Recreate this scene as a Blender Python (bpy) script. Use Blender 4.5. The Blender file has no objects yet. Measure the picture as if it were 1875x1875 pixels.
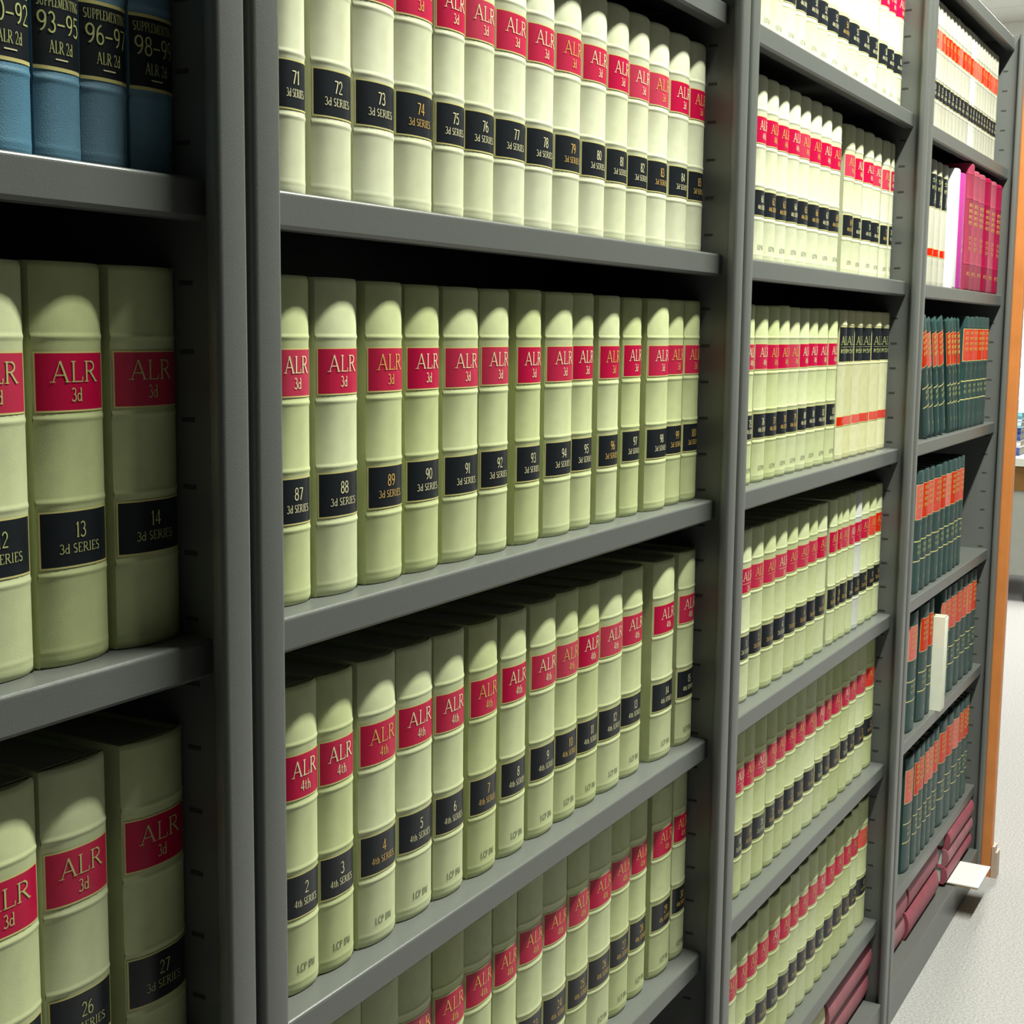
import bpy, bmesh, math, random
from math import sin, cos, pi, radians, atan2, sqrt
from mathutils import Matrix, Vector

# ------------------------------------------------------------------ camera, world, lights, exposure
SC = bpy.context.scene
COL = SC.collection
EYE = 1.335                                   # camera height above the carpet
cam_data = bpy.data.cameras.new('camera')
cam_data.sensor_width = 36.0
cam_data.lens = 49.5624
cam_data.clip_start = 0.02
cam_data.clip_end = 60
cam = bpy.data.objects.new('camera', cam_data)
COL.objects.link(cam)
cam.matrix_world = Matrix(((0.483945, 0.106964, -0.868537, -0.725151), (-0.875033, 0.071289, -0.478785, -0.594034), (0.010705, 0.991704, 0.128097, 1.335000), (0.000000, 0.000000, 0.000000, 1.000000)))
SC.camera = cam

world = bpy.data.worlds.new('world')
world.use_nodes = True
world.node_tree.nodes['Background'].inputs[0].default_value = (0.75, 0.85, 1.0, 1)
world.node_tree.nodes['Background'].inputs[1].default_value = 0.25
SC.world = world

SC.view_settings.view_transform = 'Standard'
SC.view_settings.look = 'None'
SC.view_settings.gamma = 1.0
SC.view_settings.use_curve_mapping = False
SC.view_settings.exposure = 0.0
SC.cycles.diffuse_bounces = 2


def area(name, loc, sx, sy, power, col, rot=(0, 0, 0)):
    d = bpy.data.lights.new(name, 'AREA')
    d.shape = 'RECTANGLE'
    d.size = sx
    d.size_y = sy
    d.energy = power
    d.color = col
    o = bpy.data.objects.new(name, d)
    o.location = loc
    o.rotation_euler = rot
    COL.objects.link(o)
    return o


# fluorescent strips in the ceiling above the aisle and beyond the bookcases
area('aisle_fluorescent', (1.45, -0.69, 3.27), 2.0, 0.08, 184, (0.975, 1.0, 0.87), (radians(38), 0, 0))
area('far_fluorescent', (6.2, 0.3, 3.27), 2.4, 0.3, 230, (1.0, 0.98, 0.9))

# ------------------------------------------------------------------ materials


def mat(name, col, rough=0.6, spec=0.3, metal=0.0, emit=None, noise=None, bump=None, vary=0.0, mottled=None):
    """Principled material; noise=(scale, amount) value mottling, bump=(scale, strength), vary = per-object value change."""
    m = bpy.data.materials.new(name)
    m.use_nodes = True
    nt = m.node_tree
    b = nt.nodes['Principled BSDF']
    b.inputs['Base Color'].default_value = (*col, 1)
    b.inputs['Roughness'].default_value = rough
    b.inputs['Metallic'].default_value = metal
    if 'Specular IOR Level' in b.inputs:
        b.inputs['Specular IOR Level'].default_value = spec
    tc = nt.nodes.new('ShaderNodeTexCoord')
    val = None
    if noise:
        n = nt.nodes.new('ShaderNodeTexNoise')
        n.inputs['Scale'].default_value = noise[0]
        n.inputs['Detail'].default_value = 4
        nt.links.new(tc.outputs['Object'], n.inputs['Vector'])
        mr = nt.nodes.new('ShaderNodeMapRange')
        mr.inputs['From Min'].default_value = 0.3
        mr.inputs['From Max'].default_value = 0.7
        mr.inputs['To Min'].default_value = 1 - noise[1]
        mr.inputs['To Max'].default_value = 1 + noise[1]
        nt.links.new(n.outputs['Fac'], mr.inputs['Value'])
        val = mr.outputs['Result']
    if vary:
        oi = nt.nodes.new('ShaderNodeObjectInfo')
        mr2 = nt.nodes.new('ShaderNodeMapRange')
        mr2.inputs['To Min'].default_value = 1 - vary
        mr2.inputs['To Max'].default_value = 1 + vary
        nt.links.new(oi.outputs['Random'], mr2.inputs['Value'])
        if val is not None:
            mm = nt.nodes.new('ShaderNodeMath')
            mm.operation = 'MULTIPLY'
            nt.links.new(val, mm.inputs[0])
            nt.links.new(mr2.outputs['Result'], mm.inputs[1])
            val = mm.outputs[0]
        else:
            val = mr2.outputs['Result']
    if val is not None:
        hs = nt.nodes.new('ShaderNodeHueSaturation')
        hs.inputs['Color'].default_value = (*col, 1)
        nt.links.new(val, hs.inputs['Value'])
        if vary:
            mr3 = nt.nodes.new('ShaderNodeMapRange')
            mr3.inputs['To Min'].default_value = 1 + 2.0 * vary
            mr3.inputs['To Max'].default_value = 1 - 2.0 * vary
            nt.links.new(oi.outputs['Random'], mr3.inputs['Value'])
            nt.links.new(mr3.outputs['Result'], hs.inputs['Saturation'])
        nt.links.new(hs.outputs['Color'], b.inputs['Base Color'])
    if bump:
        n2 = nt.nodes.new('ShaderNodeTexNoise')
        n2.inputs['Scale'].default_value = bump[0]
        n2.inputs['Detail'].default_value = 3
        nt.links.new(tc.outputs['Object'], n2.inputs['Vector'])
        bp = nt.nodes.new('ShaderNodeBump')
        bp.inputs['Strength'].default_value = bump[1]
        bp.inputs['Distance'].default_value = 0.001
        nt.links.new(n2.outputs['Fac'], bp.inputs['Height'])
        nt.links.new(bp.outputs['Normal'], b.inputs['Normal'])
    if emit:
        b.inputs['Emission Color'].default_value = (*emit[0], 1)
        b.inputs['Emission Strength'].default_value = emit[1]
    return m


M = {}
M['cream'] = mat('cream_buckram', (0.58, 0.63, 0.35), 0.62, 0.35, noise=(60, 0.05), bump=(1800, 0.12), vary=0.07)
M['cream_pale'] = mat('pale_buckram', (0.47, 0.46, 0.38), 0.62, 0.35, noise=(60, 0.05), bump=(1800, 0.12), vary=0.05)
M['cream_overexposed'] = mat('overexposed_cream_buckram', (0.64, 0.66, 0.46), 0.62, 0.35, noise=(60, 0.05), bump=(1800, 0.12), vary=0.05)  # same cream cloth, paled so its colour imitates overexposure
M['tan'] = mat('tan_buckram', (0.64, 0.64, 0.38), 0.62, 0.3, noise=(60, 0.06), bump=(1800, 0.12), vary=0.05)
M['greywhite'] = mat('grey_white_cloth', (0.62, 0.64, 0.60), 0.6, 0.35, noise=(60, 0.05), bump=(1400, 0.2))
M['blue'] = mat('blue_cloth', (0.125, 0.27, 0.39), 0.5, 0.4, noise=(60, 0.06), bump=(1400, 0.3), vary=0.05)
M['green'] = mat('dark_green_cloth', (0.030, 0.068, 0.066), 0.42, 0.5, noise=(60, 0.1), bump=(1400, 0.2), vary=0.10)
M['crimson'] = mat('crimson_cloth', (0.34, 0.030, 0.075), 0.5, 0.4, noise=(60, 0.06), bump=(1400, 0.2), vary=0.07)
M['maroon'] = mat('maroon_cloth', (0.34, 0.105, 0.135), 0.5, 0.4, noise=(25, 0.14), bump=(1200, 0.25), vary=0.08)
M['magenta'] = mat('magenta_card', (0.52, 0.05, 0.33), 0.3, 0.5, noise=(60, 0.04))
M['white_card'] = mat('white_card', (0.80, 0.81, 0.82), 0.45, 0.4, noise=(40, 0.02))
M['cover_ivory'] = mat('ivory_paper', (0.86, 0.88, 0.74), 0.6, 0.3, noise=(40, 0.03))
M['orange_lit'] = mat('orange_lit_card', (0.66, 0.42, 0.14), 0.6, 0.3, noise=(40, 0.03))  # orange reflected light under the leaflet, given as a card colour
M['pages'] = mat('page_edges', (0.50, 0.48, 0.38), 0.85, 0.1, noise=(300, 0.10))
M['red_label'] = mat('red_label', (0.52, 0.009, 0.058), 0.42, 0.4, noise=(90, 0.05), vary=0.03)
M['scarlet_label'] = mat('scarlet_label', (0.66, 0.045, 0.030), 0.42, 0.4, noise=(90, 0.06), vary=0.08)
M['coral_label'] = mat('coral_label', (0.62, 0.075, 0.048), 0.42, 0.4, noise=(90, 0.08), vary=0.08)
M['black_label'] = mat('black_label', (0.011, 0.014, 0.019), 0.36, 0.45, noise=(90, 0.10))
M['gilt_rule'] = mat('gilt_rule', (0.66, 0.60, 0.24), 0.4, 0.5)
M['gilt_pale'] = mat('pale_gilt_lettering', (0.80, 0.76, 0.47), 0.45, 0.5)
M['gilt_orange'] = mat('gilt_lettering', (0.72, 0.46, 0.12), 0.42, 0.5)
M['gilt_green'] = mat('greenish_gilt_lettering', (0.52, 0.55, 0.22), 0.42, 0.5)
M['ink'] = mat('black_ink', (0.04, 0.045, 0.04), 0.6, 0.2)
M['steel'] = mat('grey_enamel_steel', (0.124, 0.131, 0.126), 0.32, 0.5, noise=(700, 0.05), bump=(900, 0.12))
M['steel_slot'] = mat('slot_shadow', (0.05, 0.05, 0.05), 0.8, 0.1)
M['carpet'] = mat('grey_carpet', (0.38, 0.375, 0.375), 0.95, 0.05, noise=(210, 0.24), bump=(500, 0.8))
M['wall'] = mat('wall_paint', (0.84, 0.84, 0.78), 0.8, 0.2, noise=(3, 0.02))
M['wall_dark'] = mat('fill_cutting_wall', (0.05, 0.052, 0.05), 0.8, 0.2, noise=(3, 0.05))  # unseen walls, darkened to cut the fill light they bounce
M['wood'] = mat('orange_oak_veneer', (0.56, 0.20, 0.055), 0.35, 0.45, noise=(14, 0.08))
M['wood_base'] = mat('worn_oak_base', (0.46, 0.34, 0.27), 0.45, 0.4, noise=(30, 0.08))
M['desk_top'] = mat('desk_laminate', (0.50, 0.51, 0.47), 0.4, 0.4, noise=(20, 0.03))
M['desk_grey'] = mat('desk_grey_panel', (0.27, 0.28, 0.25), 0.5, 0.3, noise=(20, 0.04))
M['desk_brown'] = mat('desk_brown_apron', (0.17, 0.085, 0.020), 0.5, 0.3, noise=(20, 0.08))
M['black_steel'] = mat('black_steel', (0.012, 0.012, 0.013), 0.5, 0.3)
M['navy'] = mat('navy_cover', (0.03, 0.06, 0.22), 0.4, 0.4, noise=(40, 0.1))
M['teal'] = mat('teal_cover', (0.10, 0.38, 0.48), 0.35, 0.5, noise=(40, 0.1))
M['sky'] = mat('sky_blue_cover', (0.32, 0.58, 0.78), 0.4, 0.4, noise=(40, 0.05))
M['lilac'] = mat('lilac_cover', (0.55, 0.52, 0.60), 0.4, 0.4, noise=(40, 0.05))
M['daylight'] = mat('daylit_pane', (0.9, 0.95, 1.0), 0.2, 0.5, emit=((0.96, 0.98, 1.0), 2.2))

# acoustic ceiling: speckled tiles with a grid drawn by a brick texture
mc = mat('acoustic_tiles', (0.66, 0.66, 0.61), 0.9, 0.1, bump=(180, 0.3))
nt = mc.node_tree
bt = nt.nodes.new('ShaderNodeTexBrick')
bt.offset = 0.0
bt.inputs['Color1'].default_value = (0.66, 0.66, 0.60, 1)
bt.inputs['Color2'].default_value = (0.62, 0.62, 0.57, 1)
bt.inputs['Mortar'].default_value = (0.56, 0.56, 0.51, 1)
bt.inputs['Scale'].default_value = 1.0
bt.inputs['Mortar Size'].default_value = 0.012
bt.inputs['Brick Width'].default_value = 0.61
bt.inputs['Row Height'].default_value = 1.22
tc = nt.nodes.new('ShaderNodeTexCoord')
nt.links.new(tc.outputs['Object'], bt.inputs['Vector'])
nt.links.new(bt.outputs['Color'], nt.nodes['Principled BSDF'].inputs['Base Color'])
M['ceiling'] = mc

# ------------------------------------------------------------------ mesh helpers


class MB:
    """Collects faces with material slots; build() links them as one mesh object."""

    def __init__(self):
        self.v = []
        self.f = []
        self.mi = []
        self.sm = []

    def add(self, verts, faces, mi=0, smooth=False):
        o = len(self.v)
        self.v += [tuple(p) for p in verts]
        for f in faces:
            self.f.append(tuple(o + i for i in f))
            self.mi.append(mi)
            self.sm.append(smooth)

    def box(self, x0, x1, y0, y1, z0, z1, mi=0):
        v = [(x, y, z) for z in (z0, z1) for y in (y0, y1) for x in (x0, x1)]
        self.add(v, [(0, 2, 3, 1), (4, 5, 7, 6), (0, 1, 5, 4), (2, 6, 7, 3), (0, 4, 6, 2), (1, 3, 7, 5)], mi)

    def prism(self, poly, axis, a, b, mi=0, smooth=False):
        """poly = 2D outline; axis 'x' -> outline in (y,z), 'z' -> outline in (x,y)."""
        n = len(poly)
        if axis == 'x':
            f = lambda p, t: (t, p[0], p[1])
        elif axis == 'y':
            f = lambda p, t: (p[0], t, p[1])
        else:
            f = lambda p, t: (p[0], p[1], t)
        v = [f(p, a) for p in poly] + [f(p, b) for p in poly]
        self.add(v, [(i, (i + 1) % n, n + (i + 1) % n, n + i) for i in range(n)], mi, smooth)
        self.add(v, [tuple(range(n - 1, -1, -1)), tuple(range(n, 2 * n))], mi)

    def build(self, name, mats, parent=None, loc=None):
        me = bpy.data.meshes.new(name)
        me.from_pydata(self.v, [], self.f)
        if not isinstance(mats, (list, tuple)):
            mats = [mats]
        for m in mats:
            me.materials.append(m)
        me.polygons.foreach_set('material_index', self.mi)
        me.polygons.foreach_set('use_smooth', self.sm)
        bm = bmesh.new()
        bm.from_mesh(me)
        bmesh.ops.recalc_face_normals(bm, faces=bm.faces)
        bm.to_mesh(me)
        bm.free()
        me.update()
        o = bpy.data.objects.new(name, me)
        COL.objects.link(o)
        if parent is not None:
            o.parent = parent
        if loc is not None:
            o.location = loc
        return o


def rounded_rect(x0, x1, y0, y1, r, n=4):
    pts = []
    for cx, cy, a0 in ((x1 - r, y1 - r, 0), (x0 + r, y1 - r, 90), (x0 + r, y0 + r, 180), (x1 - r, y0 + r, 270)):
        for k in range(n + 1):
            a = radians(a0 + 90 * k / n)
            pts.append((cx + r * cos(a), cy + r * sin(a)))
    return pts


def tag(o, label=None, cat=None, group=None, kind=None):
    if label:
        o['label'] = label
    if cat:
        o['category'] = cat
    if group:
        o['group'] = group
    if kind:
        o['kind'] = kind
    return o


def empty(name, loc, rot=(0, 0, 0)):
    o = bpy.data.objects.new(name, None)
    o.empty_display_size = 0.05
    o.location = loc
    o.rotation_euler = rot
    COL.objects.link(o)
    return o


# ------------------------------------------------------------------ room


def slab(name, x0, x1, y0, y1, z0, z1, m):
    b = MB()
    b.box(x0, x1, y0, y1, z0, z1)
    return tag(b.build(name, m), kind='structure')


RX0, RX1, RY0, RY1, RH = -2.4, 9.0, -2.1, 3.2, 3.32
slab('floor', RX0 - .1, RX1 + .1, RY0 - .1, RY1 + .1, -0.1, 0.0, M['carpet'])
slab('ceiling', RX0 - .1, RX1 + .1, RY0 - .1, RY1 + .1, RH, RH + .1, M['ceiling'])
slab('wall_left', RX0 - .1, RX0, RY0 - .1, RY1 + .1, 0, RH, M['wall_dark'])
slab('wall_front', RX0, RX1, RY0 - .1, RY0, 0, RH, M['wall_dark'])
slab('wall_back', RX0, RX1, RY1, RY1 + .1, 0, RH, M['wall'])
# far wall with a window opening
WY0, WY1, WZ0, WZ1 = 0.2, 2.6, 0.86, 2.25
b = MB()
b.box(RX1, RX1 + .1, RY0 - .1, WY0, 0, RH)
b.box(RX1, RX1 + .1, WY1, RY1 + .1, 0, RH)
b.box(RX1, RX1 + .1, WY0, WY1, 0, WZ0)
b.box(RX1, RX1 + .1, WY0, WY1, WZ1, RH)
tag(b.build('wall_far', M['wall']), kind='structure')
win = empty('window_1', (RX1 + 0.05, 0.5 * (WY0 + WY1), WZ0))
tag(win, kind='structure')
hw, hh = 0.5 * (WY1 - WY0), WZ1 - WZ0
b = MB()
b.box(-.03, .03, -hw, -hw + .05, 0, hh)
b.box(-.03, .03, hw - .05, hw, 0, hh)
b.box(-.03, .03, -hw, hw, 0, .05)
b.box(-.03, .03, -hw, hw, hh - .05, hh)
b.box(-.02, .02, -.02, .02, .05, hh - .05)
tag(b.build('window_frame', M['white_card'], win), kind='structure')
b = MB()
b.box(-.004, .004, -hw + .05, -.02, .05, hh - .05)
b.box(-.004, .004, .02, hw - .05, .05, hh - .05)
tag(b.build('window_pane', M['daylight'], win), kind='structure')

# ------------------------------------------------------------------ bookcases

PITCH = 0.93
LIP_Y = 0.024                      # shelf lips stand this far behind the post faces
BACK_Y = 0.262
SHELF = dict(T=EYE + .3858, A=EYE + .0937, B=EYE - .2058, C=EYE - .5115, D=EYE - .7954, E=EYE - 1.100)
BASE_Z = EYE - 1.258
TOP_Z = EYE + .684
LIP_H = 0.0262


def post_outline(xa, xb):
    return rounded_rect(xa, xb, 0.0, 0.0125, 0.0045, 4)


def make_bookcase(j, label):
    """Bay j spans the joints at (j-1)*PITCH and j*PITCH."""
    xl, xr = (j - 1) * PITCH, j * PITCH
    root = tag(empty('bookcase', (0.5 * (xl + xr), 0.5 * BACK_Y, 0)), label, 'bookcase', 'steel bookcases in the run')
    ox, oy = root.location.x, root.location.y

    def bld(mb, name, m):
        mb.v = [(x - ox, y - oy, z) for x, y, z in mb.v]
        return mb.build(name, m, root)
    for side in (0, 1):
        b = MB()
        if side == 0:
            a0, a1, p0, p1 = xl + .0045, xl + .0338, xl + .0050, xl + .0185
            inner = p1
        else:
            a0, a1, p0, p1 = xr - .0305, xr - .0015, xr - .0150, xr - .0020
            inner = p0
        b.prism(post_outline(a0, a1), 'z', 0.0, TOP_Z, 0, True)
        b.box(p0, p1, 0.0124, BACK_Y, 0.0, TOP_Z)
        # pierced slots for the shelf clips, two columns
        z = 0.16
        s = 0.0004 if side == 0 else -0.0004
        while z < TOP_Z - .06:
            for yy in (0.036, 0.215):
                xa, xb = sorted((inner, inner + s))
                b.box(xa, xb, yy, yy + .011, z, z + .0030, 1)
            z += 0.0445
        bld(b, 'upright', [M['steel'], M['steel_slot']])
    sx0, sx1 = xl + .0188, xr - .0153
    r = .0028

    def shelf_outline(z, lip=LIP_H):
        out = []
        y0 = LIP_Y
        for k in range(5):                        # rounded front top edge
            a = radians(180 - 90 * k / 4)
            out.append((y0 + r + r * cos(a), z - r + r * sin(a)))
        out += [(BACK_Y - .003, z), (BACK_Y - .003, z - .0025), (y0 + .0025, z - .0025), (y0 + .0025, z - lip + .003),
                (y0 + .016, z - lip + .003), (y0 + .016, z - lip), (y0 + r, z - lip), (y0, z - lip + r)]
        return out
    for k in ('T', 'A', 'B', 'C', 'D', 'E'):
        b = MB()
        b.prism(shelf_outline(SHELF[k]), 'x', sx0, sx1)
        bld(b, 'shelf', M['steel'])
    b = MB()
    b.prism(shelf_outline(TOP_Z - .004, .030), 'x', sx0, sx1)
    bld(b, 'top_panel', M['steel'])
    b = MB()
    b.box(sx0, sx1, BACK_Y - .0025, BACK_Y, 0.02, TOP_Z - .01)
    bld(b, 'back_panel', M['steel'])
    b = MB()
    out = [(0.006 + .003 + .003 * cos(radians(180 - 22.5 * k)), BASE_Z - .003 + .003 * sin(radians(180 - 22.5 * k))) for k in range(5)]
    out += [(BACK_Y - .003, BASE_Z), (BACK_Y - .003, BASE_Z - .003), (.012, BASE_Z - .003), (.012, 0.0), (.006, 0.0)]
    b.prism(out, 'x', xl + .034, xr - .031)
    bld(b, 'base_panel', M['steel'])
    return root


BAYLABEL = {
    1: 'grey steel bookcase cut by the left edge, holding blue supplement volumes above cream ones',
    2: 'grey steel bookcase filling the middle, its books lettered ALR 3d and ALR 4th',
    3: 'grey steel bookcase right of the middle, full of narrow looking cream law books',
    4: 'farthest grey steel bookcase, with green and crimson books beside the wooden end panel'}
for j in (1, 2, 3, 4):
    make_bookcase(j - 1, BAYLABEL[j])

# wooden end panel closing the run
ex = 3 * PITCH
ep = tag(empty('end_panel', (ex + .0150, 0.13, 0)), 'orange oak end panel closing the far end of the bookcase run', 'panel')
b = MB()
b.prism(rounded_rect(-.0135, .0135, -.152, .145, .003, 3), 'z', 0.0, EYE + .642)
b.build('veneer_panel', M['wood'], ep)
b = MB()
b.prism([(-.016, -.166), (.019, -.166), (.024, -.161), (.024, .15), (.0137, .15), (.0137, -.1523), (-.016, -.1523)], 'z', 0.0, 0.066)
b.prism([(-.016, -.160), (.016, -.160), (.019, -.157), (.019, .15), (.0137, .15), (.0137, -.1523), (-.016, -.1523)], 'z', 0.066, 0.080)
b.build('base_block', M['wood_base'], ep)

# ------------------------------------------------------------------ stroke lettering


def arc(cx, cy, rx, ry, a0, a1, n=10):
    return [(cx + rx * cos(radians(a0 + (a1 - a0) * k / n)), cy + ry * sin(radians(a0 + (a1 - a0) * k / n))) for k in range(n + 1)]


TK, TN = .105, .05          # thick and thin strokes


def ser(x, y, w=.20):
    return (TN * .8, [(x - w / 2, y), (x + w / 2, y)])


def stem(x):
    return [(TK, [(x, 0), (x, 1)]), ser(x, .975), ser(x, .025)]


G = {}
G['A'] = (.76, [(TN, [(.10, 0), (.37, 1)]), (TK, [(.37, 1), (.66, 0)]), (TN, [(.18, .34), (.55, .34)]), ser(.10, .025), ser(.66, .025)])
G['L'] = (.60, stem(.16) + [(TN, [(.16, .025), (.55, .025)]), (TN, [(.55, .02), (.57, .24)])])
G['R'] = (.74, stem(.16) + [(TN, [(.16, .965), (.34, .965)]), (TK * .85, arc(.34, .74, .20, .225, 85, -85)), (TN, [(.34, .51), (.16, .51)]),
                           (TK, [(.33, .50), (.66, 0)]), ser(.68, .025, .14)])
G['S'] = (.54, [(TK * .8, arc(.27, .73, .17, .23, 40, 270, 9)), (TK, arc(.27, .27, .18, .23, 90, -140, 9))])
G['E'] = (.60, stem(.16) + [(TN, [(.16, .97), (.52, .97)]), (TN, [(.16, .52), (.42, .52)]), (TN, [(.16, .03), (.54, .03)]), (TN, [(.52, .97), (.52, .80)]), (TN, [(.54, .03), (.55, .22)])])
G['I'] = (.34, stem(.17))
G['U'] = (.74, [(TK, [(.16, 1), (.16, .32)]), (TK * .8, arc(.36, .32, .20, .30, 180, 360)), (TN, [(.56, .32), (.56, 1)]), ser(.16, .975), ser(.56, .975)])
G['P'] = (.62, stem(.16) + [(TN, [(.16, .965), (.33, .965)]), (TK * .85, arc(.33, .72, .20, .245, 85, -85)), (TN, [(.33, .475), (.16, .475)])])
G['M'] = (.92, [(TN, [(.14, 0), (.16, 1)]), (TK, [(.16, 1), (.45, .05)]), (TN, [(.45, .05), (.74, 1)]), (TK, [(.74, 1), (.78, 0)]), ser(.14, .025), ser(.78, .025)])
G['N'] = (.78, [(TN, [(.16, 0), (.16, 1)]), (TK, [(.16, 1), (.60, 0)]), (TN, [(.60, 0), (.60, 1)]), ser(.16, .025), ser(.60, .975), ser(.13, .975, .14)])
G['T'] = (.66, [(TK, [(.33, 0), (.33, 1)]), (TN, [(.05, .97), (.61, .97)]), (TN, [(.06, .98), (.05, .78)]), (TN, [(.60, .98), (.61, .78)]), ser(.33, .025)])
G['C'] = (.64, [(TK, arc(.36, .5, .26, .47, 50, 310, 14))])
G['G'] = (.70, [(TK, arc(.36, .5, .26, .47, 50, 330, 14)), (TK, [(.58, .30), (.58, .46)]), ser(.56, .46)])
G['B'] = (.64, stem(.16) + [(TN, [(.16, .965), (.32, .965)]), (TK * .8, arc(.32, .755, .17, .21, 85, -85)), (TK * .8, arc(.32, .28, .21, .25, 85, -85)), (TN, [(.16, .03), (.32, .03)])])
G['W'] = (.98, [(TK, [(.06, 1), (.28, 0)]), (TN, [(.28, 0), (.49, .95)]), (TK, [(.49, .95), (.70, 0)]), (TN, [(.70, 0), (.92, 1)]), ser(.06, .975), ser(.92, .975)])
G['d'] = (.56, [(TK * .8, arc(.24, .30, .17, .28, 0, 360, 14)), (TK, [(.42, 0), (.42, 1)]), ser(.37, .975, .12), ser(.46, .025, .12)])
G['t'] = (.40, [(TK, [(.18, .9), (.18, .16)]), (TN, arc(.29, .16, .11, .14, 180, 330, 6)), (TN, [(.05, .62), (.34, .62)])])
G['h'] = (.60, [(TK, [(.14, 0), (.14, 1)]), (TK * .8, arc(.29, .38, .15, .24, 160, 0, 8)), (TK, [(.44, .38), (.44, 0)]), ser(.14, .025, .16), ser(.44, .025, .16)])
G['-'] = (.62, [(.09, [(.06, .42), (.56, .42)])])
G[' '] = (.30, [])
G['_'] = (1.0, [(.13, [(.0, .40), (1.0, .40)])])
G['0'] = (.56, [(TK * .85, arc(.28, .5, .20, .47, 0, 360, 18))])
G['1'] = (.40, [(TK, [(.21, 0), (.21, 1)]), (TN, [(.21, .97), (.08, .84)]), ser(.21, .025)])
G['2'] = (.54, [(TK * .8, arc(.26, .72, .18, .26, 165, -35, 9)), (TN, [(.40, .57), (.07, .05)]), (TK * .8, [(.06, .05), (.49, .05)])])
G['3'] = (.54, [(TK * .8, arc(.24, .75, .17, .23, 150, -80, 9)), (TK * .9, arc(.24, .27, .21, .26, 85, -150, 9))])
G['4'] = (.58, [(TN, [(.38, 1), (.05, .30)]), (TK * .8, [(.04, .29), (.55, .29)]), (TK, [(.39, 1), (.39, 0)])])
G['5'] = (.54, [(TK * .8, [(.12, .95), (.46, .95)]), (TN, [(.13, .95), (.11, .55)]), (TK * .9, arc(.23, .32, .21, .30, 115, -140, 10))])
G['6'] = (.56, [(TK * .9, arc(.28, .29, .19, .27, 0, 360, 14)), (TK * .8, arc(.42, .40, .33, .57, 185, 100, 7))])
G['7'] = (.54, [(TK * .8, [(.06, .94), (.48, .94)]), (TK, [(.48, .94), (.20, 0)])])
G['8'] = (.56, [(TK * .8, arc(.28, .74, .165, .225, 0, 360, 14)), (TK * .9, arc(.28, .27, .20, .25, 0, 360, 14))])
G['9'] = (.56, [(TK * .9, arc(.28, .70, .19, .27, 0, 360, 14)), (TK * .8, arc(.14, .60, .33, .57, 5, -80, 7))])
# unreadable small gilt words: short upright ticks
G['~'] = (.34, [(.16, [(.08, .02), (.08, .95)]), (.12, [(.08, .55), (.26, .55)]), (.13, [(.26, .05), (.26, .9)])])
G['='] = (.34, [(.15, [(.06, .5), (.16, 1)]), (.15, [(.16, 1), (.28, .0)]), (.10, [(.05, .05), (.3, .05)])])


def text_width(t):
    return sum(G[c][0] for c in t)


def write(mb, t, surf, xc, z0, h, maxw, width=None, mi=0, off=0.0007, bold=1.0, step=0.004):
    """Strokes of text t laid on the surface surf(x, z, off); baseline z0, cap height h, centred on xc."""
    tw = text_width(t)
    sx = h
    if width:
        sx = width / tw
    if tw * sx > maxw:
        sx = maxw / tw
    x = xc - tw * sx / 2
    for c in t:
        w, strokes = G[c]
        for sw, pts in strokes:
            pts = [(x + px * sx, z0 + pz * h) for px, pz in pts]
            hwx = sw * bold * 0.5 * min(sx * 1.15, h)
            fine = [pts[0]]
            for p, q in zip(pts, pts[1:]):
                d = sqrt((q[0] - p[0]) ** 2 + (q[1] - p[1]) ** 2)
                k = max(1, int(abs(q[0] - p[0]) / step + .999))
                for i in range(1, k + 1):
                    fine.append((p[0] + (q[0] - p[0]) * i / k, p[1] + (q[1] - p[1]) * i / k))
            L, R = [], []
            for i, p in enumerate(fine):
                a = fine[max(0, i - 1)]
                bq = fine[min(len(fine) - 1, i + 1)]
                dx, dz = bq[0] - a[0], bq[1] - a[1]
                n = sqrt(dx * dx + dz * dz) or 1.0
                nx, nz = -dz / n * hwx, dx / n * hwx
                L.append(surf(p[0] + nx, p[1] + nz, off))
                R.append(surf(p[0] - nx, p[1] - nz, off))
            nn = len(fine)
            mb.add(L + R, [(i, i + 1, nn + i + 1, nn + i) for i in range(nn - 1)], mi)
        x += w * sx


# ------------------------------------------------------------------ books

BANDS_ALR = (.1985, .1500, .1000, .0560, .0095)


class Spine:
    def __init__(self, t, H, bulge, bands):
        self.t, self.H, self.b, self.bands = t, H, bulge, bands

    def prof(self, x):
        u = min(1.0, abs(2 * x / self.t))
        return self.b * u ** 2.6            # distance back from the spine crest

    def relief(self, z):
        d = 0.0
        for zb in self.bands:
            d += (0.0007 if zb > .02 else 0.00025) * math.exp(-((z - zb) / 0.0016) ** 2)
        if z < .004:
            d -= .0016 * (1 - z / .004) ** 2
        if z > self.H - .004:
            d -= .0016 * (1 - (self.H - z) / .004) ** 2
        return d

    def __call__(self, x, z, off=0.0):
        x = max(-self.t / 2, min(self.t / 2, x))
        e = 1e-4
        s = (self.prof(x + e) - self.prof(x - e)) / (2 * e) if abs(x) < self.t / 2 - e else 0
        n = sqrt(1 + s * s)
        o = off + self.relief(z)
        return (max(-self.t / 2, min(self.t / 2, x + o * s / n)), self.prof(x) - o / n, z)


NX = 13


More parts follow.
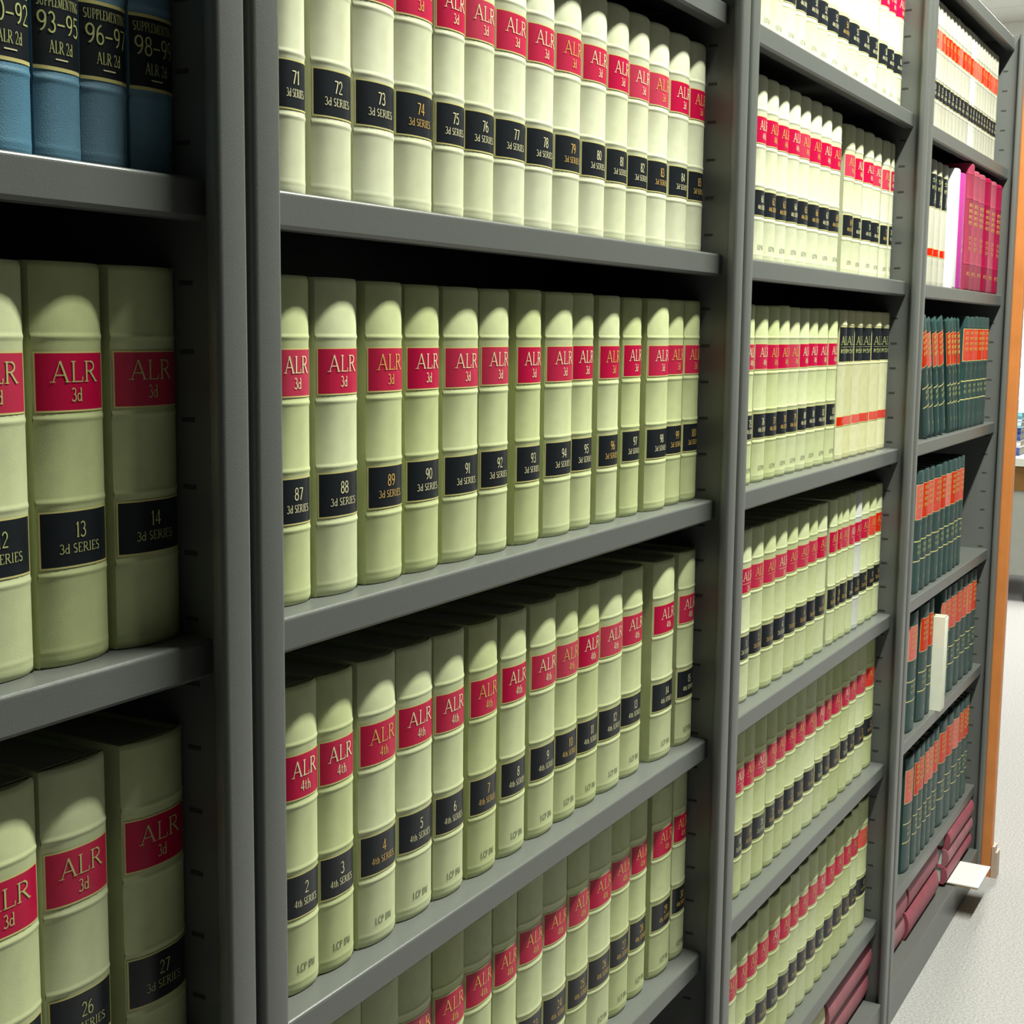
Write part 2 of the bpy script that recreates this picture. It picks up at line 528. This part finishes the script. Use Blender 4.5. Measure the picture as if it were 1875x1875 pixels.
def book_cover(sp, depth, board=0.0028):
    mb = MB()
    H, t = sp.H, sp.t
    zs = {0.0, .0015, .004, H - .004, H - .0015, H}
    for zb in sp.bands:
        for k in (-.0032, -.0016, -.0006, .0006, .0016, .0032):
            zs.add(zb + k)
    zs = sorted(z for z in zs if 0 <= z <= H)
    xs = [t / 2 * sin(pi / 2 * (-1 + 2 * k / (NX - 1))) for k in range(NX)]
    grid = [[sp(x, z) for x in xs] for z in zs]
    nz = len(zs)
    v = [p for row in grid for p in row]
    mb.add(v, [(i * NX + k, i * NX + k + 1, (i + 1) * NX + k + 1, (i + 1) * NX + k) for i in range(nz - 1) for k in range(NX - 1)], 0, True)
    # boards: left and right sides, board ends, inner faces and the caps
    yb = sp.b
    yi = sp.b + .004
    for s in (-1, 1):
        x0, x1 = s * t / 2, s * (t / 2 - board)
        mb.add([(x0, yb, 0), (x0, depth, 0), (x0, depth, H), (x0, yb, H)], [(0, 1, 2, 3)])
        mb.add([(x0, depth, 0), (x1, depth, 0), (x1, depth, H), (x0, depth, H)], [(0, 1, 2, 3)])
        mb.add([(x1, yi, 0), (x1, depth, 0), (x1, depth, H), (x1, yi, H)], [(0, 1, 2, 3)])
        for z in (0, H):
            mb.add([(x0, yb, z), (x0, depth, z), (x1, depth, z), (x1, yi, z)], [(0, 1, 2, 3)])
    mb.add([(-t / 2 + board, yi, 0), (t / 2 - board, yi, 0), (t / 2 - board, yi, H), (-t / 2 + board, yi, H)], [(0, 1, 2, 3)])
    for row, z in ((grid[0], 0.0), (grid[-1], H)):
        mb.add(row + [(t / 2, yb, z), (t / 2 - board, yi, z), (-t / 2 + board, yi, z), (-t / 2, yb, z)], [tuple(range(NX + 4))])
    return mb


def label_patch(sp, z0, z1, xf=0.962, rules=(True, True), side_rule=.0009, nx=13, rule=.0011):
    """Leather label on the spine between z0 and z1; material slot 1 is the gilt rule round it."""
    mb = MB()
    hx = sp.t / 2 * xf
    sr = side_rule if side_rule else .0004
    xs = [-hx, -hx + sr] + [hx * .97 * sin(pi / 2 * (-.93 + 1.86 * k / (nx - 1))) for k in range(nx)] + [hx - sr, hx]
    xs = sorted(xs)
    zs = [z0, z0 + rule, z1 - rule, z1]
    off = .00035
    g = [[sp(x, z, off) for x in xs] for z in zs]
    n = len(xs)
    for i in range(3):
        for k in range(n - 1):
            gilt = (i == 0 and rules[0]) or (i == 2 and rules[1]) or (side_rule and (k == 0 or k == n - 2))
            mb.f.append((i * n + k, i * n + k + 1, (i + 1) * n + k + 1, (i + 1) * n + k))
            mb.mi.append(1 if gilt else 0)
            mb.sm.append(True)
    mb.v = [p for row in g for p in row]
    return mb


def make_book(name, x0, x1, z, yf, H, depth, cloth, label, group, cat='book', labels=(), texts=(), rules=(), bulge=None, bands=BANDS_ALR,
              lean=0.0, wrap=.962, side_rule=.0009, rule=.0011):
    """labels: (part name, z0, z1, material, [lettering lines (text, z, height, width, material)]); texts: lettering straight on the cloth;
    rules: gilt line heights."""
    z += .0004
    t = x1 - x0
    bl = bulge if bulge is not None else min(.0075, .13 * t)
    sp = Spine(t, H, bl, bands)
    if lean:
        a = radians(lean)
        root = empty(name, (x0 + t / 2 * cos(a), yf, z + t / 2 * sin(a)), (0, -a, 0))
    else:
        root = empty(name, (0.5 * (x0 + x1), yf, z))
    tag(root, label, cat, group)
    book_cover(sp, depth).build('cover', cloth, root)
    b = MB()
    b.box(-t / 2 + .0030, t / 2 - .0030, bl + .0045, depth - .003, .003, H - .003)
    b.build('page_block', M['pages'], root)
    for (pn, za, zb, lm, lines) in labels:
        lo = label_patch(sp, za, zb, wrap, side_rule=side_rule, rule=rule).build(pn, [lm, M['gilt_rule']], root)
        by = {}
        for (tx, tz, th, tw, tm) in lines:
            by.setdefault(tm, []).append((tx, tz, th, tw))
        for tm, ls in by.items():
            mb = MB()
            for (tx, tz, th, tw) in ls:
                write(mb, tx, sp, 0.0, tz, th, t * .88, tw)
            mb.build('lettering', M[tm], lo)
    by = {}
    for (tx, tz, th, tw, tm) in texts:
        by.setdefault(tm, []).append((tx, tz, th, tw))
    for tm, ls in by.items():
        mb = MB()
        for (tx, tz, th, tw) in ls:
            write(mb, tx, sp, 0.0, tz, th, t * .86, tw, off=.0003)
        mb.build('lettering', M[tm], root)
    for zr in rules:
        mb = MB()
        xs = [t / 2 * .97 * sin(pi / 2 * (-1 + 2 * k / 10)) for k in range(11)]
        lo = [sp(x, zr, .0003) for x in xs]
        hi = [sp(x, zr + .0022, .0003) for x in xs]
        mb.add(lo + hi, [(k, k + 1, 11 + k + 1, 11 + k) for k in range(10)])
        mb.build('gilt_line', M['gilt_rule'], root)
    return root


ROWS = {
    '1A': [(-0.1687, -0.1336), (-0.1317, -0.0963), (-0.0944, -0.0561), (-0.0546, -0.0165)],
    '1B': [(-0.1949, -0.1428), (-0.1371, -0.0811), (-0.0742, -0.0165)],
    '1C': [(-0.2040, -0.1461), (-0.1416, -0.0878), (-0.0742, -0.0165)],
    '2A': [(0.0918, 0.1243), (0.1320, 0.1822), (0.1865, 0.2423), (0.2429, 0.3006), (0.3012, 0.3495), (0.3501, 0.4038), (0.4044, 0.4639), (0.4645, 0.5213), (0.5219, 0.5792), (0.5797, 0.6375), (0.6381, 0.6917), (0.6923, 0.7472), (0.7478, 0.8056), (0.8062, 0.8644), (0.8650, 0.9135)],
    '2B': [(0.0865, 0.1286), (0.1355, 0.1892), (0.2001, 0.2518), (0.2593, 0.3119), (0.3204, 0.3800), (0.3806, 0.4334), (0.4489, 0.4983), (0.5093, 0.5681), (0.5687, 0.6187), (0.6303, 0.6811), (0.6937, 0.7423), (0.7527, 0.8126), (0.8132, 0.8651), (0.8657, 0.9135)],
    '2C': [(0.0895, 0.1345), (0.1351, 0.1824), (0.1892, 0.2438), (0.2489, 0.3055), (0.3061, 0.3572), (0.3653, 0.4175), (0.4247, 0.4755), (0.4844, 0.5392), (0.5398, 0.5918), (0.5924, 0.6452), (0.6458, 0.7065), (0.7071, 0.7650), (0.7857, 0.8497), (0.8617, 0.9135)],
    '2D': [(0.0973, 0.1439), (0.1445, 0.1934), (0.1940, 0.2485), (0.2491, 0.3060), (0.3066, 0.3613), (0.3619, 0.4145), (0.4151, 0.4626), (0.4694, 0.5227), (0.5233, 0.5780), (0.5786, 0.6301), (0.6307, 0.6901), (0.6907, 0.7446), (0.7452, 0.7927), (0.8081, 0.8697), (0.8703, 0.9135)],
    '3T': [(1.0598, 1.0928), (1.0934, 1.1386), (1.1392, 1.1887), (1.1893, 1.2479), (1.2485, 1.2948), (1.2954, 1.3473), (1.3479, 1.3975), (1.3981, 1.4545), (1.4551, 1.5136), (1.5142, 1.5725), (1.5731, 1.6298), (1.6304, 1.6795), (1.6924, 1.7437), (1.7443, 1.7889), (1.7895, 1.8435)],
    '3A': [(1.0966, 1.1394), (1.1400, 1.1872), (1.1878, 1.2339), (1.2345, 1.2839), (1.2845, 1.3350), (1.3356, 1.3893), (1.3899, 1.4409), (1.4415, 1.4973), (1.5447, 1.5966), (1.5972, 1.6400), (1.6560, 1.7118), (1.7124, 1.7602), (1.7741, 1.8190), (1.8196, 1.8379)],
    '3B': [(1.0807, 1.1132), (1.1238, 1.1733), (1.1739, 1.2219), (1.2225, 1.2679), (1.2685, 1.3203), (1.3209, 1.3616), (1.3622, 1.4091), (1.4097, 1.4645), (1.4651, 1.5094), (1.5202, 1.5599), (1.5604, 1.6136), (1.6142, 1.6609), (1.6615, 1.7233), (1.7239, 1.7827), (1.7833, 1.8435)],
    '3C': [(1.0871, 1.1377), (1.1383, 1.1890), (1.1896, 1.2402), (1.2408, 1.2929), (1.2935, 1.3447), (1.3453, 1.4011), (1.4017, 1.4453), (1.4459, 1.4970), (1.5155, 1.5559), (1.5565, 1.5803), (1.5809, 1.6240), (1.6245, 1.6584), (1.6589, 1.7029), (1.7035, 1.7582), (1.7588, 1.8004), (1.8009, 1.8435)],
    '3D': [(1.0622, 1.0898), (1.0904, 1.1301), (1.1307, 1.1755), (1.1761, 1.2316), (1.2322, 1.2734), (1.2740, 1.3207), (1.3213, 1.3699), (1.3705, 1.4210), (1.4216, 1.4805), (1.4811, 1.5223), (1.5229, 1.5653), (1.5659, 1.6288), (1.6293, 1.6727), (1.6732, 1.7197), (1.7203, 1.7824), (1.7830, 1.8435)],
    '3E': [(1.0768, 1.1303), (1.1309, 1.1724), (1.1730, 1.2184), (1.2190, 1.2729), (1.2735, 1.3250), (1.3256, 1.3770), (1.3776, 1.4222), (1.4228, 1.4733), (1.4739, 1.5226), (1.5232, 1.5722), (1.5728, 1.6270), (1.6276, 1.6823), (1.6829, 1.7276), (1.7282, 1.7803), (1.7809, 1.8433)],
    '4T': [(2.0455, 2.0743), (2.0749, 2.1042), (2.1048, 2.1347), (2.1353, 2.1658), (2.1664, 2.1975), (2.1981, 2.2298), (2.2304, 2.2628), (2.2634, 2.2965), (2.2971, 2.3309), (2.3315, 2.3660), (2.3666, 2.4129), (2.4135, 2.4412), (2.4418, 2.4699), (2.4705, 2.4991), (2.4997, 2.5289), (2.5295, 2.5591), (2.5597, 2.5898), (2.5904, 2.6211), (2.6217, 2.6529), (2.6535, 2.6852), (2.6858, 2.7136)],
    '4A': [(2.1053, 2.1553), (2.1559, 2.2013), (2.2123, 2.2553)],
    '4Aw': [(2.2573, 2.2913), (2.2933, 2.3643)],
    '4Ac': [(2.3673, 2.4206), (2.4212, 2.4793), (2.4799, 2.5462), (2.5468, 2.6156), (2.6162, 2.6778), (2.6784, 2.7464)],
    '4Bs': [(2.4345, 2.4834), (2.4839, 2.5315), (2.5321, 2.5806), (2.5811, 2.6200), (2.6205, 2.6610), (2.6615, 2.7000)],
    '4C': [(2.0622, 2.1142), (2.1148, 2.1606), (2.1612, 2.2149), (2.2155, 2.2800), (2.2806, 2.3310), (2.3316, 2.3745), (2.3751, 2.4249), (2.4255, 2.4709), (2.4715, 2.5094)],
    '4D': [(2.0595, 2.1290), (2.1587, 2.2247), (2.2253, 2.2689), (2.3486, 2.3892), (2.3898, 2.4377), (2.4383, 2.5067), (2.5073, 2.5670), (2.5676, 2.6265), (2.6271, 2.6746), (2.6752, 2.7202)],
    '4E': [(2.0930, 2.1590), (2.1596, 2.1973), (2.1979, 2.2509), (2.2515, 2.2804), (2.2810, 2.3322), (2.3328, 2.3864), (2.4076, 2.4736), (2.4742, 2.5419), (2.5425, 2.6063), (2.6069, 2.6452), (2.6458, 2.6793), (2.6799, 2.7136)],
}

rnd = random.Random(7)
ORD = ['first', 'second', 'third', 'fourth', 'fifth', 'sixth', 'seventh', 'eighth', 'ninth', 'tenth', 'eleventh', 'twelfth', 'thirteenth',
       'fourteenth', 'fifteenth', 'sixteenth', 'seventeenth', 'eighteenth', 'nineteenth', 'twentieth', 'twenty-first']


def alr(x0, x1, z, number, series, label, group, gilt='gilt_pale', cloth='cream', imprint=False, dy=0.0, title='red_label', second=None, H=.243,
        rule_under=False, yf=.045, numcol=None, wrap=.962, side_rule=.0009, jit=.0012, bulge=None):
    """A reporter volume: red title label, black volume label."""
    j = rnd.uniform(-jit, jit)
    jz = rnd.uniform(-.0006, .0006)
    wA = min(.0375, (x1 - x0) * .66)
    red = [('ALR', .1722 + jz, .0126, wA, gilt)]
    if rule_under:
        red += [('_', .1668 + jz, .0035, wA * 1.0, gilt), (series, .1575 + jz, .0080, None, gilt)]
    else:
        red += [(series, .1608 + jz, .0080, None, gilt)]
    nc = numcol or gilt
    blk = [(number, .0786 + jz, .0094, None, nc), ((series + ' SERIES') if second is None else second, .0694 + jz, .0058, min(.032, (x1 - x0) * .60), nc)]
    tx = [('LCP BW', .0165 + jz, .0062, min(.024, (x1 - x0) * .5), 'ink')] if imprint else []
    return make_book('law_book', x0, x1, z, yf + j + dy, H + rnd.uniform(-.0012, .0008), .178, M[cloth], label, group,
                     labels=[('title_label', .1545 + jz, .1905 + jz, M[title], red), ('volume_label', .0605 + jz, .0955 + jz, M['black_label'], blk)],
                     texts=tx, wrap=wrap, side_rule=side_rule, bulge=bulge)


# --- bookcase at the left edge
NUM = ['90-92', '93-95', '96-97', '98-99']
lab = ['blue supplement volume numbered 90-92, cut by the left edge of the photo', 'blue supplement volume numbered 93-95 on the top visible shelf',
       'blue supplement volume numbered 96-97 on the top visible shelf', 'blue supplement volume numbered from 98, half lost in shadow beside the post']
for (x0, x1), n, l in zip(ROWS['1A'], NUM, lab):
    make_book('supplement_volume', x0, x1, SHELF['A'], .045 + rnd.uniform(-.001, .001), .243, .178, M['blue'], l, 'blue supplement volumes', 'book',
              labels=[('volume_label', .0515, .0975, M['black_label'], [('SUPPLEMENTING', .0868, .0058, (x1 - x0) * .90, 'gilt_green'),
                                                                       (n, .0725, .0115, min((x1 - x0) * .88, .0115 * text_width(n)), 'gilt_green'), ('ALR 2d', .0612, .0070, (x1 - x0) * .50, 'gilt_green'),
                                                                       ('_', .0555, .006, (x1 - x0) * .26, 'gilt_pale')]),
                      ('title_label', .150, .192, M['black_label'], [('ALR', .170, .014, None, 'gilt_green')])],
              bands=(.2, .146, .1025, .0465, .0075), wrap=.985, side_rule=0, rule=.0021)
for key, sh, nums, where in (('1B', 'B', ('12', '13', '14'), 'below the blue volumes'), ('1C', 'C', ('25', '26', '27'), 'lowest row at the left edge')):
    for (x0, x1), n in zip(ROWS[key], nums):
        alr(x0, x1, SHELF[sh], n, '3d', 'cream ALR 3d law book numbered %s, %s' % (n, where), 'cream volumes in the left edge bookcase', gilt='gilt_green',
            dy=(-.002 if n == '25' else 0))

# --- bookcase left of centre
ORANGE = {'74', '79', '83', '85', '89', '96', '99', '100', '4', '7', '10'}
for key, sh, n0, ser_, where, imp in (('2A', 'A', 71, '3d', 'top row of the middle bookcase', False), ('2B', 'B', 87, '3d', 'second row of the middle bookcase', False),
                                      ('2C', 'C', 2, '4th', 'third row of the middle bookcase', True), ('2D', 'D', 16, '4th', 'bottom row of the middle bookcase', True)):
    for i, (x0, x1) in enumerate(ROWS[key]):
        n = str(n0 + i)
        if key == '2D':
            l = 'cream ALR 4th book, %s from right on bottom row of the middle bookcase' % (ORD[len(ROWS[key]) - 1 - i] if i < len(ROWS[key]) - 1 else 'nearest')
            if i == len(ROWS[key]) - 1:
                l = 'rightmost cream ALR 4th law book on the bottom row of the middle bookcase'
        else:
            l = 'cream ALR %s law book numbered %s on the %s' % (ser_, n, where)
        dy = 0.0
        if key == '2C' and n in ('14', '15'):
            dy = -.004
        if key == '2B' and n in ('89', '98'):
            dy = -.003
        alr(x0, x1, SHELF[sh], n, ser_, l, 'cream volumes on the ' + where, gilt='gilt_orange' if (n in ORANGE and key != '2D') or key == '2D' else 'gilt_pale', imprint=imp, dy=dy, cloth='cream_overexposed' if key == '2A' else 'cream')  # top row gets the cloth with overexposure in its colour

# --- bookcase right of centre
R3 = [('3T', 'T', 46, '4th', 'top row'), ('3A', 'A', 61, '4th', 'second row'), ('3B', 'B', 75, '4th', 'third row'), ('3C', 'C', 1, '2d', 'fourth row'),
      ('3D', 'D', 17, '2d', 'fifth row'), ('3E', 'E', 33, '2d', 'sixth row')]
for key, sh, n0, ser_, where in R3:
    for i, (x0, x1) in enumerate(ROWS[key]):
        n = str(n0 + i)
        pos = '%s from left on the %s of the bookcase right of centre' % (ORD[i], where)
        grp = 'books on the %s of the bookcase right of centre' % where
        if key == '3B' and i >= 9:
            j = rnd.uniform(-.001, .001)
            make_book('index_volume', x0, x1, SHELF[sh], .045 + j, .243, .178, M['tan'], 'tan index book with red band, %s from left, third row right of centre' % ORD[i], grp,
                      labels=[('title_label', .159, .2165, M['black_label'], [('ALR', .187, .014, (x1 - x0) * .8, 'gilt_green'), ('_', .1825, .003, (x1 - x0) * .8, 'gilt_green'), ('~=~=~', .1735, .0075, (x1 - x0) * .8, 'gilt_green')]),
                              ('volume_band', .0555, .0720, M['scarlet_label'], [('~', .060, .008, None, 'gilt_orange')])], bands=(.2195, .156, .0095))
            continue
        kw = dict(gilt='gilt_pale' if rnd.random() < (.55 if ser_ == '4th' else .2) else 'gilt_orange', imprint=ser_ == '4th', rule_under=ser_ == '2d', wrap=.985, side_rule=.0005, jit=.0008)
        desc = 'cream law book, '
        if key == '3C' and i == 13 - 1:
            kw['cloth'] = 'greywhite'
            desc = 'greyish law book, '
        if (key == '3C' and i >= 14) or (key == '3D' and i == 15) or (key == '3E' and i == 14):
            kw['title'] = 'scarlet_label'
            desc = 'cream book with plain scarlet label, '
            pos = '%s on the %s of bookcase right of centre' % (ORD[i], where)
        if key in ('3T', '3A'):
            kw['cloth'] = 'cream_overexposed'  # brightness of the two upper rows put into the cloth colour
        alr(x0, x1, SHELF[sh], n, ser_, desc + pos, grp, dy=(.006 if key == '3A' and i >= 8 else 0.0), H=.243 if not (key == '3A' and i >= 8) else .238, **kw)

# --- farthest bookcase
FAR = 'farthest bookcase'
for i, (x0, x1) in enumerate(ROWS['4T']):
    alr(x0, x1, SHELF['T'], str(30 + i), '2d', 'pale %s book with scarlet label, %s from left, top row of the farthest bookcase' % ('white' if i in (11, 12) else 'cream', ORD[i]),
        'pale volumes on the top row of the farthest bookcase', cloth='greywhite' if i in (11, 12) else 'cream_pale', title='scarlet_label', rule_under=True, gilt='gilt_orange', numcol='gilt_pale', wrap=.995, side_rule=0, jit=.0002, bulge=.0018)
for i, (x0, x1) in enumerate(ROWS['4A']):
    make_book('index_volume', x0, x1, SHELF['A'], .045, .243, .178, M['cream_pale'], 'cream index book with red band, %s from left, second row of farthest bookcase' % ORD[i],
              'cream index books in the farthest bookcase', labels=[('title_label', .152, .2165, M['black_label'], [('A', .160, .020, None, 'gilt_pale'), ('~=~=', .186, .008, (x1 - x0) * .7, 'gilt_green'), ('=~=', .200, .008, (x1 - x0) * .7, 'gilt_green')]),
                                                                    ('volume_band', .0575, .0740, M['scarlet_label'], [('=', .062, .008, None, 'gilt_pale')])], texts=[('I', .040, .009, None, 'ink')], bands=(.0095,))
(x0, x1), (x2, x3) = ROWS['4Aw']
make_book('binder', x0, x1, SHELF['A'], .030, .240, .185, M['white_card'], 'plain white binder between cream index books and magenta binder, farthest bookcase', None, 'binder', bulge=.002, bands=())
make_book('binder', x2, x3, SHELF['A'], .030, .236, .185, M['magenta'], 'glossy magenta binder beside the white one, second row of farthest bookcase', None, 'binder', bulge=.010, bands=(),
          texts=[('~', .075, .010, None, 'white_card'), ('=', .092, .010, None, 'white_card')])
for i, (x0, x1) in enumerate(ROWS['4Ac']):
    H = .262 if i == 0 else .252 - .001 * i
    tx = [('~=~=~', .172 - .012 * k, .0085, (x1 - x0) * .62, 'gilt_orange') for k in range(4)] + [('=~=', .105 - .011 * k, .0075, (x1 - x0) * .5, 'gilt_orange') for k in range(3)] + [('~=~', .030, .009, (x1 - x0) * .6, 'gilt_orange')]
    make_book('crimson_volume', x0, x1, SHELF['A'], .026, H, .195, M['crimson'], 'crimson gilt-lettered book, %s of the crimson set beside the magenta binder' % ORD[i], 'crimson volumes in the farthest bookcase',
              texts=tx, bands=(.24, .19, .055))


def green_book(x0, x1, sh, label, group, lean=0.0, name='green_volume', lab='coral_label', H=.2455):
    w = x1 - x0
    lines = [('~=~=~', .205 - .0115 * k, .0080, w * .66, 'gilt_orange') for k in range(4)]
    tx = [('=', .1270, .0080, None, 'gilt_green')] + [('~=~', .0905 - .012 * k, .0078, w * .55, 'gilt_green') for k in range(2)] + [('=', .022, .009, None, 'gilt_green')]
    return make_book(name, x0, x1, SHELF[sh], .033 + rnd.uniform(-.0012, .0012), H + rnd.uniform(-.0008, .0008), .195, M['green'], label, group,
                     labels=[('title_label', .148, .2185, M[lab], lines)], texts=tx, rules=(.104, .064), bands=(.2215, .144, .0085), lean=lean)


LEAN = [(2.1030, 0.0440, 20.0), (2.1520, 0.0340, 20.0), (2.1920, 0.0330, 19.0), (2.2400, 0.0440, 18.5), (2.3120, 0.0290, 18.0), (2.3490, 0.0280, 17.5), (2.3810, 0.0260, 17.0), (2.4110, 0.0190, 16.0)]
for i, (xb, w, a) in enumerate(LEAN):
    green_book(xb, xb + w, 'B', 'dark green book leaning left, %s of the leaning books in the farthest bookcase' % ORD[i], 'green volumes on the third row of the farthest bookcase', lean=a)
for i, (x0, x1) in enumerate(ROWS['4Bs']):
    green_book(x0, x1, 'B', 'dark green book standing upright, %s to the right of the leaning books' % ORD[i], 'green volumes on the third row of the farthest bookcase')
for i, (x0, x1) in enumerate(ROWS['4C']):
    green_book(x0, x1, 'C', 'dark green book with coral label, %s from left on the half-empty shelf' % ORD[i], 'green volumes on the half-empty shelf')
for i, (x0, x1) in enumerate(ROWS['4D']):
    side = 'left of the white pamphlet' if i < 3 else 'right of the white pamphlet'
    k = i if i < 3 else i - 3
    green_book(x0, x1, 'D', 'dark green book, %s from left among those %s' % (ORD[k], side), 'green volumes beside the white pamphlet')
for i, (x0, x1) in enumerate(ROWS['4E']):
    green_book(x0, x1, 'E', 'dark green book, %s from left on the lowest upright row of the farthest bookcase' % ORD[i], 'green volumes on the lowest upright row')

# white pamphlet standing askew among the green books
px0, px1 = (2.2749, 2.3069)
make_book('pamphlet', px0, px1, SHELF['D'], .012, .203, .170, M['cover_ivory'], 'ivory white pamphlet standing forward among dark green books', None, 'pamphlet', bulge=.0015, bands=())


def lying_book(x0, x1, z0, z1, yf, depth, cloth, label, group):
    """Book lying flat with its spine to the aisle: spine runs along X."""
    z0 += .0004
    z1 += .0002
    root = tag(empty('bound_volume', (0.5 * (x0 + x1), yf, z0)), label, 'book', group)
    L, T = (x1 - x0) / 2, z1 - z0
    bl = min(.009, T * .2)
    n = 9
    out = [(bl * abs(-1 + 2 * k / (n - 1)) ** 2.4, T * k / (n - 1)) for k in range(n)]
    # case: curved spine plus two boards, as a C profile
    bd = .003
    prof = [(depth, 0)] + out + [(depth, T), (depth, T - bd), (bl + .006, T - bd), (bl + .006, bd), (depth, bd)]
    b = MB()
    b.prism(prof, 'x', -L, L)
    b.build('cover', cloth, root)
    b = MB()
    b.box(-L + .004, L - .004, bl + .0065, depth - .004, bd + .0003, T - bd - .0003)
    b.build('page_block', M['white_page'], root)
    return root


M['white_page'] = mat('white_page_edges', (0.72, 0.78, 0.74), 0.8, 0.1, noise=(300, 0.06))
GP = 'maroon volumes lying on the bottom shelf'
z = BASE_Z
# farthest bookcase, three piles
lying_book(1.905, 2.128, z, z + .062, .034, .19, M['maroon'], 'lower maroon volume of the pile nearest the steel post, farthest bookcase', GP)
lying_book(1.900, 2.120, z + .0622, z + .124, .030, .19, M['maroon'], 'upper maroon volume of the pile nearest the steel post, farthest bookcase', GP)
lying_book(2.135, 2.420, z, z + .060, .028, .19, M['maroon'], 'lower maroon volume of the middle pile, bottom of farthest bookcase', GP)
lying_book(2.140, 2.418, z + .0602, z + .120, .031, .19, M['maroon'], 'upper maroon volume of the middle pile, bottom of farthest bookcase', GP)
zz = z + .0074
for k, nm in enumerate(('lowest', 'middle', 'topmost')):
    lying_book(2.470 + .003 * k, 2.748, zz, zz + .0405, .020 - .001 * k, .195, M['maroon'], '%s maroon volume of the pile above the white leaflet' % nm, GP)
    zz += .0407
# white leaflet sticking out from under that pile
lf = tag(empty('leaflet', (2.565, .03, z + .0003)), 'bright white leaflet sticking out below the maroon pile over the carpet', 'leaflet')
b = MB()
b.box(-.074, .074, -.076, .060, .0045, .0070)
b.build('white_sheet', M['white_card'], lf)
b = MB()
b.box(-.070, .066, -.074, .064, .0002, .0043)
b.build('orange_lit_underside', M['orange_lit'], lf)  # orange colour stands in for light reflected onto the leaflet's underside

# bookcase right of centre, bottom shelf
lying_book(1.560, 1.842, z, z + .058, .034, .19, M['maroon'], 'lower maroon volume on the bottom shelf of the bookcase right of centre', GP)
lying_book(1.558, 1.840, z + .0582, z + .112, .029, .19, M['maroon'], 'upper maroon volume on the bottom shelf of the bookcase right of centre', GP)
lying_book(1.285, 1.548, z, z + .060, .032, .19, M['tan'], 'lower cream volume lying left of the maroon pair, bottom shelf', 'cream volumes lying on the bottom shelf')
lying_book(1.290, 1.550, z + .0602, z + .120, .034, .19, M['tan'], 'upper cream volume lying left of the maroon pair, bottom shelf', 'cream volumes lying on the bottom shelf')

# ------------------------------------------------------------------ desk beyond the bookcases
dk = tag(empty('desk', (7.05, 1.30, 0)), 'grey topped desk beyond the wooden end panel', 'desk')
b = MB()
b.prism(rounded_rect(-.45, .45, -.86, .86, .01, 3), 'z', .690, .728)
b.build('desk_top', M['desk_top'], dk)
b = MB()
b.box(-.43, -.40, -.84, .84, .565, .6895)
b.box(.40, .43, -.84, .84, .565, .6895)
b.box(-.40, .40, -.84, -.81, .565, .6895)
b.box(-.40, .40, .81, .84, .565, .6895)
b.build('apron', M['desk_brown'], dk)
b = MB()
b.box(-.425, -.405, -.835, .835, .14, .5645)
b.box(.405, .425, -.835, .835, .14, .5645)
b.build('modesty_panel', M['desk_grey'], dk)
for sx in (-1, 1):
    for sy in (-1, 1):
        b = MB()
        b.box(sx * .40 - .022, sx * .40 + .004 * 0 + .022, sy * .80 - .022, sy * .80 + .022, 0, .5645)
        b.v = [(x * .93, y, zz) for x, y, zz in b.v]
        b.build('leg', M['black_steel'], dk)

zz = .728
for nm, h, m, wx, dx in (('navy book at the bottom of the stack on the desk', .040, 'navy', .26, 0), ('white book above the lowest navy one on the desk', .036, 'white_card', .27, .01),
                         ('dark navy book in the middle of the stack on the desk', .034, 'navy', .25, .0), ('second navy book below the sky blue one on the desk', .030, 'navy', .24, .01),
                         ('sky blue book near the top of the stack on the desk', .028, 'sky', .26, .0), ('thin lilac book under the teal one on the desk', .014, 'lilac', .22, .015),
                         ('teal book on top of the stack on the desk', .034, 'teal', .20, .02)):
    r = tag(empty('desk_book', (6.86 + dx, .60 + wx / 2, zz)), nm, 'book', 'stack of books on the desk')
    b = MB()
    b.box(-.09, .09, -wx / 2, wx / 2, 0, .003)
    b.box(-.09, .09, -wx / 2, wx / 2, h - .003, h)
    b.prism([(-.09, .003), (-.094, h * .5), (-.09, h - .003), (-.086, h - .003), (-.086, .003)], 'y', -wx / 2, wx / 2)
    b.build('cover', M[m], r)
    b = MB()
    b.box(-.0858, .086, -wx / 2 + .004, wx / 2 - .004, .0032, h - .0032)
    b.build('page_block', M['pages'], r)
    zz += h + .0003
